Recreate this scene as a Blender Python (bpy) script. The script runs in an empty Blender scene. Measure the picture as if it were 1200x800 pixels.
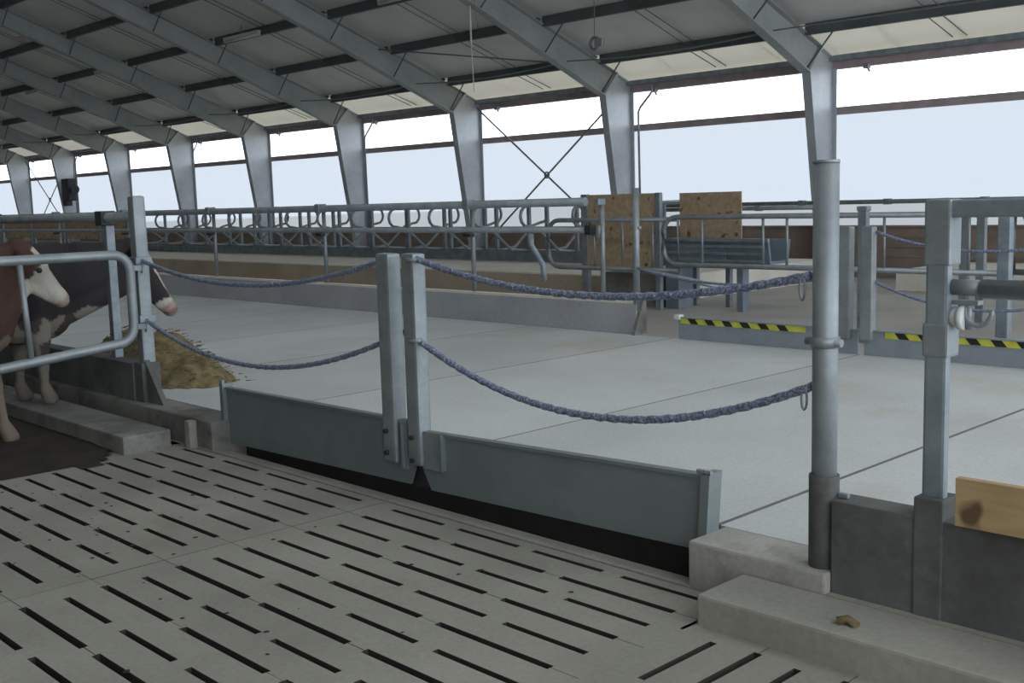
import bpy, bmesh, math, random
from mathutils import Vector, Matrix
random.seed(7)
S = bpy.context.scene
C = S.collection
PI = math.pi
# ------------------------------------------------------------------ camera
A_, B_, R_, F_ = .80414057, .12765934, -.028783179, 1297.57
ca, sa, cb, sb, cc, sc = math.cos(A_), math.sin(A_), math.cos(B_), math.sin(B_), math.cos(R_), math.sin(R_)
fwd = Vector((-sa*cb, ca*cb, -sb)); rt = Vector((ca, sa, 0)); up = rt.cross(fwd)
r2 = cc*rt + sc*up; u2 = -sc*rt + cc*up
cd = bpy.data.cameras.new('camera'); cam = bpy.data.objects.new('camera', cd); C.objects.link(cam)
m = Matrix((r2, u2, -fwd)).transposed().to_4x4(); m.translation = Vector((0, 0, 1.65))
cam.matrix_world = m
cd.sensor_width = 36; cd.lens = F_*36/1200; cd.clip_end = 500
S.camera = cam
# ------------------------------------------------------------------ sky and exposure
w = bpy.data.worlds.new('overcast_sky'); S.world = w; w.use_nodes = True
nt = w.node_tree; bgn = nt.nodes['Background']
tc = nt.nodes.new('ShaderNodeTexCoord'); sx = nt.nodes.new('ShaderNodeSeparateXYZ')
cr = nt.nodes.new('ShaderNodeValToRGB')
cr.color_ramp.elements[0].position = 0.0; cr.color_ramp.elements[0].color = (.80, .88, 1, 1)
cr.color_ramp.elements[1].position = .5; cr.color_ramp.elements[1].color = (.90, .95, 1, 1)
nt.links.new(tc.outputs['Generated'], sx.inputs[0]); nt.links.new(sx.outputs['Z'], cr.inputs[0])
nt.links.new(cr.outputs[0], bgn.inputs[0]); bgn.inputs[1].default_value = 3.0
S.view_settings.view_transform = 'Standard'; S.view_settings.look = 'None'
S.view_settings.exposure = 0.0; S.view_settings.gamma = 1; S.view_settings.use_curve_mapping = False

# ------------------------------------------------------------------ materials
def base_mat(name):
    mt = bpy.data.materials.new(name); mt.use_nodes = True
    n = mt.node_tree; b = n.nodes['Principled BSDF']
    return mt, n, b
def N(n, t, **k):
    o = n.nodes.new(t)
    for a, v in k.items(): setattr(o, a, v)
    return o
def noise_mix(n, c1, c2, scale, lo=.35, hi=.65, detail=5, coord='Object', stretch=None):
    t = N(n, 'ShaderNodeTexCoord'); no = N(n, 'ShaderNodeTexNoise'); no.inputs['Scale'].default_value = scale
    no.inputs['Detail'].default_value = detail
    src = t.outputs[coord]
    if stretch:
        mp = N(n, 'ShaderNodeMapping'); mp.inputs['Scale'].default_value = stretch; n.links.new(src, mp.inputs[0]); src = mp.outputs[0]
    n.links.new(src, no.inputs['Vector'])
    r = N(n, 'ShaderNodeValToRGB'); r.color_ramp.elements[0].position = lo; r.color_ramp.elements[1].position = hi
    r.color_ramp.elements[0].color = (*c1, 1); r.color_ramp.elements[1].color = (*c2, 1)
    n.links.new(no.outputs['Fac'], r.inputs[0]); return r.outputs[0], no.outputs['Fac']
def mixc(n, a, b, fac, mode='MIX'):
    mx = N(n, 'ShaderNodeMix', data_type='RGBA', blend_type=mode)
    for s_, v in ((mx.inputs[0], fac), (mx.inputs[6], a), (mx.inputs[7], b)):
        if isinstance(v, (int, float)): s_.default_value = v
        elif isinstance(v, tuple): s_.default_value = (*v, 1)
        else: n.links.new(v, s_)
    return mx.outputs[2]
def bump(n, b, h, s, d=.01):
    bp = N(n, 'ShaderNodeBump'); bp.inputs['Strength'].default_value = s; bp.inputs['Distance'].default_value = d
    n.links.new(h, bp.inputs['Height']); n.links.new(bp.outputs[0], b.inputs['Normal'])
def concrete(name, c1, c2, scale=1.2, stain=None, stain_scale=.6, stain_lo=.55, rough=.85, fine=40):
    mt, n, b = base_mat(name)
    g = N(n, 'ShaderNodeNewGeometry')
    c, f = noise_mix(n, c1, c2, scale); 
    # all in world position so neighbouring slabs differ
    for nd in n.nodes:
        if nd.type == 'TEX_NOISE': n.links.new(g.outputs['Position'], nd.inputs['Vector'])
    n2 = N(n, 'ShaderNodeTexNoise'); n2.inputs['Scale'].default_value = fine; n2.inputs['Detail'].default_value = 6
    n.links.new(g.outputs['Position'], n2.inputs['Vector'])
    r2_ = N(n, 'ShaderNodeValToRGB'); r2_.color_ramp.elements[0].color = (.90, .90, .90, 1); r2_.color_ramp.elements[1].color = (1.05, 1.05, 1.05, 1)
    r2_.color_ramp.elements[0].position = .3; r2_.color_ramp.elements[1].position = .7
    n.links.new(n2.outputs['Fac'], r2_.inputs[0])
    c = mixc(n, c, r2_.outputs[0], 1.0, 'MULTIPLY')
    if stain:
        n3 = N(n, 'ShaderNodeTexNoise'); n3.inputs['Scale'].default_value = stain_scale; n3.inputs['Detail'].default_value = 8; n3.inputs['Roughness'].default_value = .65
        mp = N(n, 'ShaderNodeMapping'); mp.inputs['Location'].default_value = (13, 7, 3); n.links.new(g.outputs['Position'], mp.inputs[0]); n.links.new(mp.outputs[0], n3.inputs['Vector'])
        r3 = N(n, 'ShaderNodeValToRGB'); r3.color_ramp.elements[0].position = stain_lo; r3.color_ramp.elements[1].position = stain_lo+.2
        n.links.new(n3.outputs['Fac'], r3.inputs[0])
        c = mixc(n, c, stain, r3.outputs[0])
    oi = N(n, 'ShaderNodeObjectInfo'); mr = N(n, 'ShaderNodeMapRange'); mr.inputs[3].default_value = .94; mr.inputs[4].default_value = 1.05
    n.links.new(oi.outputs['Random'], mr.inputs[0])
    c = mixc(n, c, mr.outputs[0], 1.0, 'MULTIPLY')
    n.links.new(c, b.inputs['Base Color']); b.inputs['Roughness'].default_value = rough
    bump(n, b, n2.outputs['Fac'], .2, .004)
    return mt
def galv(name, c1, c2, metal=.45, rough=.5, scale=14, tint=None):
    mt, n, b = base_mat(name)
    t = N(n, 'ShaderNodeTexCoord'); v = N(n, 'ShaderNodeTexVoronoi'); v.inputs['Scale'].default_value = scale*3
    n.links.new(t.outputs['Object'], v.inputs['Vector'])
    c, f = noise_mix(n, c1, c2, scale*.4)
    r = N(n, 'ShaderNodeValToRGB'); r.color_ramp.elements[0].color = (.93, .93, .94, 1); r.color_ramp.elements[1].color = (1.04, 1.04, 1.04, 1)
    n.links.new(v.outputs['Color'], r.inputs[0])
    c = mixc(n, c, r.outputs[0], 1.0, 'MULTIPLY')
    n.links.new(c, b.inputs['Base Color']); b.inputs['Metallic'].default_value = metal; b.inputs['Roughness'].default_value = rough
    return mt
def plain(name, c, rough=.7, metal=0, var=.12, scale=12):
    mt, n, b = base_mat(name)
    cl = tuple(x*(1-var) for x in c); ch = tuple(min(1, x*(1+var)) for x in c)
    o, f = noise_mix(n, cl, ch, scale); n.links.new(o, b.inputs['Base Color'])
    b.inputs['Roughness'].default_value = rough; b.inputs['Metallic'].default_value = metal
    return mt
M = {}
def eave_sheet():
    mt, n, b = base_mat('daylit_eave_sheet'); n.nodes.remove(b); out = n.nodes['Material Output']
    d = N(n, 'ShaderNodeBsdfDiffuse'); d.inputs[0].default_value = (.84, .83, .78, 1)
    tl = N(n, 'ShaderNodeBsdfTranslucent'); tl.inputs[0].default_value = (.80, .78, .72, 1)
    mx = N(n, 'ShaderNodeMixShader'); mx.inputs[0].default_value = .35
    n.links.new(d.outputs[0], mx.inputs[1]); n.links.new(tl.outputs[0], mx.inputs[2]); n.links.new(mx.outputs[0], out.inputs[0]); return mt
M['slat'] = concrete('slat_concrete', (.24, .232, .195), (.305, .295, .25), 1.5, (.19, .18, .14), 1.6, .60)
M['alley'] = concrete('alley_concrete', (.49, .51, .50), (.565, .585, .575), .8, (.46, .43, .36), .7, .54)
M['kerb'] = concrete('kerb_concrete', (.27, .262, .235), (.36, .35, .32), 2.5, (.17, .165, .145), 3, .55)
M['stepc'] = concrete('step_concrete', (.27, .262, .225), (.34, .33, .285), 2.5, (.22, .21, .17), 3, .62)
M['wallc'] = concrete('dirty_wall_concrete', (.085, .088, .085), (.14, .145, .14), 3, (.06, .057, .05), 2.5, .48)
M['kerbdark'] = concrete('soiled_shaded_kerb', (.15, .15, .135), (.24, .24, .215), 2.5, (.07, .065, .055), 3, .5)  # darker copy of the kerb: stains plus painted shade of the cow corner
M['farkerb'] = concrete('far_kerb_concrete', (.33, .34, .355), (.40, .41, .425), 1.5)
M['cap'] = concrete('pale_concrete', (.70, .66, .57), (.80, .76, .67), 2)
M['tan'] = concrete('tan_riser', (.40, .33, .24), (.50, .42, .31), 1.2)
M['mud'] = concrete('soiled_floor', (.34, .325, .29), (.43, .41, .37), .8)
M['pit'] = plain('slurry_shade', (.012, .011, .009), .6)
M['sealant'] = plain('joint_sealant', (.14, .14, .13), .8)
M['slurry_shade'] = plain('soiled_shade_concrete', (.030, .030, .024), .8)  # near black: shade of slots and gate recess painted in, plus soiling
M['manure'] = concrete('shaded_wet_manure', (.012, .009, .006), (.032, .024, .016), 5, rough=.8, fine=18)  # manure kept near black to carry the shade around the cows
M['galv'] = galv('galvanised_steel', (.23, .26, .27), (.31, .34, .35))
M['galv_dark'] = galv('galvanised_dark', (.20, .24, .27), (.30, .34, .36), .4, .5)
M['sheet'] = galv('galvanised_sheet', (.175, .21, .21), (.225, .26, .26), .35, .5, 3)
M['frame'] = galv('lit_frame_steel', (.44, .47, .50), (.52, .55, .58), .3, .5, 3)  # column steel coloured lighter for the daylight falling on it
M['raf'] = galv('shaded_rafter_steel', (.33, .36, .35), (.40, .43, .42), .1, .6, 3)  # same steel darker, the rafter's shade put into the colour
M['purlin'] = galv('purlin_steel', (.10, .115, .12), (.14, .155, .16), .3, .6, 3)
M['roof_eave'] = eave_sheet()  # eave row's daylight put into a paler, translucent copy of the roof
M['roof'] = plain('roof_panel', (.70, .71, .69), .7, 0, .06, .9)
M['eave'] = plain('eave_beam', (.40, .33, .34), .8, 0, .12, 3)
M['black'] = plain('black_plastic', (.02, .022, .026), .5)
M['white'] = plain('white_enamel', (.62, .65, .64), .5, 0, .05)
M['rod'] = plain('steel_rod', (.20, .22, .23), .5, .3)
M['yellow'] = plain('yellow_tape', (.62, .62, .06), .6)
M['tapeblack'] = plain('black_tape', (.015, .015, .015), .6)
M['hay'] = concrete('silage', (.11, .085, .04), (.22, .175, .08), 14, (.10, .07, .03), 10, .55, fine=90)
M['brown'] = plain('brown_boarding', (.26, .20, .165), .85, 0, .15, 2)
M['earth'] = plain('outside_ground', (.22, .20, .15), .95, 0, .2, .3)
M['trough'] = galv('trough_steel', (.17, .22, .26), (.26, .31, .35), .3, .5, 4)
def wood_mat(name, c1, c2, sc=(2, 14, 14), knots=True):
    mt, n, b = base_mat(name)
    c, f = noise_mix(n, c1, c2, 1.6, .3, .7, 6, 'Object', sc)
    if knots:
        t = N(n, 'ShaderNodeTexCoord'); v = N(n, 'ShaderNodeTexNoise'); v.inputs['Scale'].default_value = 7; v.inputs['Detail'].default_value = 1
        n.links.new(t.outputs['Object'], v.inputs['Vector'])
        r = N(n, 'ShaderNodeValToRGB'); r.color_ramp.elements[0].position = .62; r.color_ramp.elements[1].position = .72
        n.links.new(v.outputs['Fac'], r.inputs[0])
        c = mixc(n, c, (c1[0]*.35, c1[1]*.3, c1[2]*.3), r.outputs[0])
    n.links.new(c, b.inputs['Base Color']); b.inputs['Roughness'].default_value = .75; bump(n, b, f, .2, .003)
    return mt
M['plank'] = wood_mat('raw_pine', (.36, .24, .12), (.50, .36, .19))
M['osb'] = wood_mat('osb_board', (.34, .24, .14), (.47, .36, .24), (8, 8, 8), True)
def rope_mat():
    mt, n, b = base_mat('blue_braid')
    t = N(n, 'ShaderNodeTexCoord'); wv = N(n, 'ShaderNodeTexNoise'); wv.inputs['Scale'].default_value = 90
    n.links.new(t.outputs['Object'], wv.inputs['Vector'])
    r = N(n, 'ShaderNodeValToRGB'); r.color_ramp.elements[0].position = .42; r.color_ramp.elements[1].position = .6
    r.color_ramp.elements[0].color = (.10, .115, .18, 1); r.color_ramp.elements[1].color = (.27, .31, .41, 1)
    n.links.new(wv.outputs['Fac'], r.inputs[0]); n.links.new(r.outputs[0], b.inputs['Base Color']); b.inputs['Roughness'].default_value = .7
    return mt
M['rope'] = rope_mat()
def curtain_mat():
    mt, n, b = base_mat('curtain_film'); n.nodes.remove(b)
    out = n.nodes['Material Output']
    tr = N(n, 'ShaderNodeBsdfTransparent'); tr.inputs[0].default_value = (.25, .26, .27, 1)
    tl = N(n, 'ShaderNodeBsdfTranslucent'); tl.inputs[0].default_value = (.52, .545, .58, 1)
    mx = N(n, 'ShaderNodeMixShader'); mx.inputs[0].default_value = .5
    n.links.new(tr.outputs[0], mx.inputs[1]); n.links.new(tl.outputs[0], mx.inputs[2]); n.links.new(mx.outputs[0], out.inputs[0])
    return mt
M['curtain'] = curtain_mat()
def vcol_mat(name, rough=.8):
    mt, n, b = base_mat(name); at = N(n, 'ShaderNodeAttribute'); at.attribute_name = 'coat'
    no = N(n, 'ShaderNodeTexNoise'); no.inputs['Scale'].default_value = 60; t = N(n, 'ShaderNodeTexCoord')
    mp = N(n, 'ShaderNodeMapping'); mp.inputs['Scale'].default_value = (1, 1, .3); n.links.new(t.outputs['Object'], mp.inputs[0]); n.links.new(mp.outputs[0], no.inputs['Vector'])
    n.links.new(at.outputs['Color'], b.inputs['Base Color']); b.inputs['Roughness'].default_value = rough
    bump(n, b, no.outputs['Fac'], .5, .01); return mt
M['coat'] = vcol_mat('cow_coat')

# ------------------------------------------------------------------ mesh helpers
def BM(): return bmesh.new()
def box(bm, x0, x1, y0, y1, z0, z1, bev=0):
    vs = [bm.verts.new((x, y, z)) for x in (x0, x1) for y in (y0, y1) for z in (z0, z1)]
    fs = [bm.faces.new([vs[i] for i in q]) for q in ((0, 1, 3, 2), (4, 6, 7, 5), (0, 4, 5, 1), (2, 3, 7, 6), (0, 2, 6, 4), (1, 5, 7, 3))]
    if bev:
        es = set(e for f in fs for e in f.edges)
        bmesh.ops.bevel(bm, geom=list(es), offset=bev, segments=2, profile=.6, affect='EDGES')
    return bm
def tube(bm, pts, r, n=10, closed=False, rf=None):
    P = [Vector(p) for p in pts]; L = len(P); rings = []
    ref = None
    for i, p in enumerate(P):
        if closed: t = (P[(i+1) % L]-P[i-1])
        else: t = P[min(i+1, L-1)]-P[max(i-1, 0)]
        t.normalize()
        if ref is None:
            ref = Vector((0, 0, 1)) if abs(t.z) < .9 else Vector((1, 0, 0))
        a = t.cross(ref).normalized(); ref = a.cross(t).normalized()
        rr = rf(i/(L-1)) if rf else r
        rings.append([bm.verts.new(p+rr*(math.cos(k*2*PI/n)*a+math.sin(k*2*PI/n)*ref)) for k in range(n)])
    for i in range(L if closed else L-1):
        A, B = rings[i], rings[(i+1) % L]
        for k in range(n):
            f = bm.faces.new([A[k], A[(k+1) % n], B[(k+1) % n], B[k]]); f.smooth = True
    if not closed:
        bm.faces.new(rings[0]); bm.faces.new(rings[-1][::-1])
    return bm
def arc(cx, cy, r, a0, a1, n=6):
    return [(cx+r*math.cos(a0+(a1-a0)*i/n), cy+r*math.sin(a0+(a1-a0)*i/n)) for i in range(n+1)]
def prism(bm, poly, axis, a, b):
    def mk(p, q):
        return {'x': (q, p[0], p[1]), 'y': (p[0], q, p[1]), 'z': (p[0], p[1], q)}[axis]
    A = [bm.verts.new(mk(p, a)) for p in poly]; B = [bm.verts.new(mk(p, b)) for p in poly]
    bm.faces.new(A); bm.faces.new(B[::-1]); k = len(poly)
    for i in range(k): bm.faces.new([A[i], B[i], B[(i+1) % k], A[(i+1) % k]])
    return bm
def obj(name, bm, mat, parent=None, label=None, cat=None, group=None, kind=None, at=None):
    bmesh.ops.recalc_face_normals(bm, faces=bm.faces)
    off = Vector((0, 0, 0))
    q = parent
    while q is not None: off += q.location; q = q.parent
    if at: off += Vector(at)
    if off.length: bmesh.ops.translate(bm, verts=bm.verts, vec=-off)
    me = bpy.data.meshes.new(name); bm.to_mesh(me); bm.free()
    me.materials.append(M[mat] if isinstance(mat, str) else mat)
    o = bpy.data.objects.new(name, me); C.objects.link(o)
    if parent: o.parent = parent
    if at: o.location = at
    tag(o, label, cat, group, kind); return o
def tag(o, label=None, cat=None, group=None, kind=None):
    for k, v in (('label', label), ('category', cat), ('group', group), ('kind', kind)):
        if v: o[k] = v
def thing(name, loc, label, cat, group=None, kind=None):
    o = bpy.data.objects.new(name, None); C.objects.link(o); o.location = loc; o.empty_display_size = .1
    tag(o, label, cat, group, kind); return o
def kids(o): return [x for x in list(C.objects) if x.parent == o]
def copy_tree(o, d, label=None, parent=None, kk=None):
    if kk is None:
        kk = {}
        for x in C.objects:
            if x.parent: kk.setdefault(x.parent.name, []).append(x)
    c = o.copy(); C.objects.link(c)
    if parent: c.parent = parent
    else:
        c.location = o.location+Vector(d)
        if label: c['label'] = label
    for ch in kk.get(o.name, []): copy_tree(ch, d, None, c, kk)
    return c
ORD = ['nearest', 'second', 'third', 'fourth', 'fifth', 'sixth', 'seventh', 'eighth', 'ninth', 'tenth', 'eleventh', 'twelfth', 'thirteenth']

# ================================================================== STRUCTURE
YW = 19.4        # line of the open far side
# ---- outside ground and slurry pit
obj('ground', box(BM(), -150, 80, YW+.15, 160, -.25, -.05), 'earth', kind='structure')
obj('ground', box(BM(), -150, 80, -120, -7.6, -.25, -.05), 'earth', kind='structure')
obj('pit_floor', box(BM(), -70, 12, -7.6, YW+.2, -.95, -.9), 'pit', kind='structure')

# ---- slatted floor
floor = thing('floor', (0, 0, 0), None, None, kind='structure')
PL, PW, T = 2.34, .355, .13
LONG = [(.13, .75), (.855, 1.475), (1.58, 2.20)]
SHORT = [(.155, .58), (.695, 1.13), (1.23, 1.665), (1.775, 2.21)]
def slat_bm(L, rows, longs, shorts):
    """rows: list of (y0, y1, kind) kind in solid / long / short; cells that are slots stay open"""
    xs = {0.0, L}
    for a, b in longs+shorts: xs.add(a); xs.add(b)
    xs = sorted(x for x in xs if 0 <= x <= L)
    def solid(i, j):
        if i < 0 or j < 0 or i >= len(xs)-1 or j >= len(rows): return False
        mx = (xs[i]+xs[i+1])/2; k = rows[j][2]
        sl = longs if k == 'long' else shorts if k == 'short' else []
        return not any(a < mx < b for a, b in sl)
    bm = BM(); V = {}
    def v(x, y, z):
        k = (round(x, 4), round(y, 4), z)
        if k not in V: V[k] = bm.verts.new(k)
        return V[k]
    for i in range(len(xs)-1):
        for j, (y0, y1, k) in enumerate(rows):
            if not solid(i, j): continue
            x0, x1 = xs[i], xs[i+1]
            bm.faces.new([v(x0, y0, 0), v(x1, y0, 0), v(x1, y1, 0), v(x0, y1, 0)])
            for di, dj, a, b in ((-1, 0, (x0, y1), (x0, y0)), (1, 0, (x1, y0), (x1, y1)), (0, -1, (x0, y0), (x1, y0)), (0, 1, (x1, y1), (x0, y1))):
                if not solid(i+di, j+dj):
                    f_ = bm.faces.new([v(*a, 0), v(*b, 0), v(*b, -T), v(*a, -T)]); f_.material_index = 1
    return bm
h = .0175
rows = [(.0015, h, 'long'), (h, .162, 'solid'), (.162, .193, 'short'), (.193, PW-h, 'solid'), (PW-h, PW-.0015, 'long')]
proto = obj('slat_panel', slat_bm(PL-.004, rows, LONG, SHORT), 'slat', floor)
proto.location = (-4.83+.002, 3.03, 0); proto.data.materials.append(M['slurry_shade'])  # second material paints the slot sides dark as shade
for c in range(5):
    for r in range(9):
        if (c, r) == (0, 0): continue
        o = proto.copy(); C.objects.link(o); o.parent = floor
        o.location = (-2.49-PL*(c+1)+.002, 3.03-PW*r, -.0015*random.random())
rows2 = [(.0015, h, 'long'), (h, .165, 'solid'), (.165, .195, 'short'), (.195, .257, 'solid')]
p2 = obj('slat_panel', slat_bm(PL-.004, rows2, LONG, SHORT), 'slat', floor); p2.location = (-4.828, 3.385, 0); p2.data.materials.append(M['slurry_shade'])
for c in (1, 2, 3, 4):
    o = p2.copy(); C.objects.link(o); o.parent = floor; o.location = (-2.49-PL*(c+1)+.002, 3.385, 0)
# pale edge strip before the channel
for a, b in ((-7.2, -4.862), (-4.856, -2.6)):
    obj('edge_strip', box(BM(), a, b, 3.656, 3.745, -.13, .004, .004), 'stepc', floor)
# slats laid the other way at the right
rowsR = rows
bmr = slat_bm(PL-.004, rows, LONG, SHORT); bmesh.ops.rotate(bmr, verts=bmr.verts, cent=(0, 0, 0), matrix=Matrix.Rotation(-PI/2, 3, 'Z'))
p3 = obj('slat_panel', bmr, 'slat', floor); p3.location = (-2.51, 3.335+.06, 0); p3.data.materials.append(M['slurry_shade'])
for c in range(0, 9):
    for r in range(2):
        if (c, r) == (0, 0): continue
        o = p3.copy(); C.objects.link(o); o.parent = floor; o.location = (-2.51+PW*c, 3.395-PL*r, 0)
# solid floor behind and around the slats
obj('floor_slab', box(BM(), -60, 12, -7.6, -.17, -.2, -.002), 'mud', floor)
obj('floor_slab', box(BM(), -60, -14.3, -.16, 3.6, -.2, -.002), 'mud', floor)
obj('floor_slab', box(BM(), .75, 12, -.16, 3.6, -.2, -.002), 'mud', floor)
obj('floor_slab', box(BM(), -60, -7.2, 3.5, 3.9, -.2, 0.0), 'mud', floor)

# ---- feed alley: concrete slabs with joints
al = thing('floor', (0, 0, 0), None, None, kind='structure')
js = [6.0, 3.35, 1.3, -.75, -2.8, -4.85, -6.92, -8.97, -11.0, -13.1, -15.1, -17.2, -19.2, -21.3, -23.3, -25.4, -30, -36, -42, -50, -60]
for i in range(len(js)-1):
    g = .010 if i == 3 else .005
    obj('concrete_slab', box(BM(), js[i+1]+g, js[i]-(.010 if i == 4 else .005), 3.93, 8.95, .17, .2), 'alley', al)
    w_ = .012 if i in (3,) else .007
    if i < 12: obj('joint', box(BM(), js[i+1]-w_, js[i+1]+w_, 3.935, 8.94, .171, .2005), 'sealant', al)
obj('slab_bed', box(BM(), -60, 6, 3.932, 8.94, -.8, .17), 'slurry_shade', al)  # dark front carries dirt and the painted shade under the gate
# ---- soiled floor beyond, riser, beds
obj('floor', box(BM(), -60, 8, 9.12, YW-.1, -.3, 0), 'mud', kind='structure')

# ---- gate opening kerbs (left and right) and steps
obj('trim_1', box(BM(), -2.76, -2.115, 3.655, 3.925, -.2, .203, .012), 'kerb', kind='structure')
obj('trim_12', box(BM(), -2.114, 6, 3.825, 3.925, -.2, .203), 'kerb', kind='structure')
obj('trim_11', box(BM(), -2.114, 6, 3.651, 3.689, -.15, .124), 'stepc', kind='structure')
obj('trim_2', box(BM(), -60, -6.78, 3.66, 3.925, -.2, .20, .012), 'kerbdark', kind='structure')
obj('trim_3', box(BM(), -2.48, 6, 3.335, 3.65, -.15, .125, .012), 'stepc', kind='structure')
obj('trim_4', box(BM(), -60, -7.15, 3.2, 3.55, -.15, .125, .014), 'kerbdark', kind='structure')
obj('trim_5', box(BM(), -7.05, -6.98, 3.60, 3.66, -.1, .19, .008), 'stepc', kind='structure')
# ---- low walls under the feed fences
obj('wall_near_right', box(BM(), -2.113, -1.782, 3.69, 3.822, -.1, .485, .005), 'wallc', kind='structure')
obj('wall_near_right', box(BM(), -1.680, 6, 3.69, 3.822, -.1, .485, .005), 'wallc', kind='structure')
obj('wall_near_left', box(BM(), -60, -8.05, 3.72, 3.86, .05, .49, .006), 'wallc', kind='structure')
bm = BM(); prism(bm, [(8.95, .1), (9.13, .1), (9.13, .52), (8.985, .52)], 'x', -60, -7.43)
obj('wall_far_left', bm, 'farkerb', kind='structure')
obj('trim_6', box(BM(), -60, -7.45, 9.0, 9.12, .521, .545), 'cap', kind='structure')
# kerb end plate dark wedge
bm = BM(); prism(bm, [(8.90, .2), (9.10, .2), (9.10, .56), (9.06, .56)], 'x', -7.43, -7.39)
obj('end_plate', bm, 'kerbdark', None, 'dark tapered steel end plate closing the long grey far kerb', 'plate')

# ---- open far side: low wall, girt, eave beam, curtain
bm = box(BM(), -62, 8, YW, YW+.12, -.1, .93)
wf = obj('wall_far', bm, 'brown', kind='structure')
for k in range(5):
    obj('board', box(BM(), -62, 8, YW-.025, YW-.002, .02+k*.18, .192+k*.18), 'brown', wf)
obj('trim_7', box(BM(), -62, 8, YW-.05, YW+.14, .93, .97), 'brown', kind='structure')
obj('trim_8', box(BM(), -62, 8, YW+.02, YW+.14, 3.07, 3.21), 'eave', kind='structure')
obj('trim_9', box(BM(), -62, 8, YW-.02, YW+.16, 3.92, 4.10), 'eave', kind='structure')
obj('trim_10', box(BM(), -62, 8, YW-.16, YW-.03, 4.06, 4.16, .01), 'galv_dark', kind='structure')
bm = BM()
nx = 70
vs = [[bm.verts.new((-62+i, YW+.17+.012*math.sin(i*2.3)+(.01 if j == 1 else 0), [.96, 2.1, 3.1][j])) for j in range(3)] for i in range(nx+1)]
for i in range(nx):
    for j in range(2): bm.faces.new([vs[i][j], vs[i+1][j], vs[i+1][j+1], vs[i][j+1]])
obj('window_1', bm, 'curtain', kind='structure')

obj('wall_unseen_near', box(BM(), -62, 14, -7.65, -7.5, -.2, 4.1), 'mud', kind='structure')  # unseen wall, added to cut light from the camera side
obj('wall_unseen_left', box(BM(), -62.2, -62, -7.5, YW, -.2, 9), 'mud', kind='structure')  # unseen end wall, added to keep the left end dark
# ---- roof: panels and purlins
SL, Z0 = .37, 4.1
def rz(y): return Z0+SL*(YW-y)
XCOL = [-11.15-4.97*k for k in range(11)]
ceil = thing('ceiling', (0, 0, 0), None, None, kind='structure')
py = [20.0, 18.35, 16.62, 14.87, 13.15, 11.42, 9.7, 7.98, 6.45]
bays = [XCOL[0]+4.97*3, XCOL[0]+4.97*2, XCOL[0]+4.97]+XCOL
for r in range(8):
    y1, y0 = py[r], py[r+1]
    bm = BM()
    o0 = rz(y1)+.17; o1 = rz(y0)+.17
    prism(bm, [(y1-.01, o0), (y0+.01, o1), (y0+.01, o1+.05), (y1-.01, o0+.05)], 'x', .0005, 1.242)
    pp = obj('roof_panel', bm, 'roof_eave' if r == 0 else 'roof', ceil)
    first = True
    for b in range(len(bays)-1):
        if r > 4 and b < 4: pass
        for k in range(4):
            if first: q = pp; first = False
            else: q = pp.copy(); C.objects.link(q); q.parent = ceil
            q.location = (bays[b+1]+1.2425*k, 0, 0)
    # purlin: one per bay, a C section
    bm = BM(); z = rz(y0)
    prism(bm, [(y0-.045, z-.03), (y0+.045, z-.03), (y0+.045, z-.01), (y0-.03, z-.01), (y0-.03, z+.15), (y0+.045, z+.13), (y0+.045, z+.15), (y0-.045, z+.17)], 'x', .06, 4.91)
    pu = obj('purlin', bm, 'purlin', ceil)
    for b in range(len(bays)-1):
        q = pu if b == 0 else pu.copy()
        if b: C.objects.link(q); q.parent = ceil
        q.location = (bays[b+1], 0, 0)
    # spacer rods at mid bay
    bm = BM()
    for dx in (2.30, 2.55):
        tube(bm, [(dx+.06, min(y1, 19.3), rz(min(y1, 19.3))+.09), (dx-.06, y0, z+.09)], .011, 5)
    sr = obj('spacer_rod', bm, 'rod', ceil)
    for b in range(len(bays)-1):
        q = sr if b == 0 else sr.copy()
        if b: C.objects.link(q); q.parent = ceil
        q.location = (bays[b+1], 0, 0)
# near slope of the roof; unseen ridge gap added to light the alley
bm = BM(); prism(bm, [(5.55, rz(6.45)+.17), (-7.6, rz(6.45)+.17-SL*13.15), (-7.6, rz(6.45)+.23-SL*13.15), (5.55, rz(6.45)+.23)], 'x', -61, 4)
obj('ceiling_near_slope', bm, 'roof', kind='structure')

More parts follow.
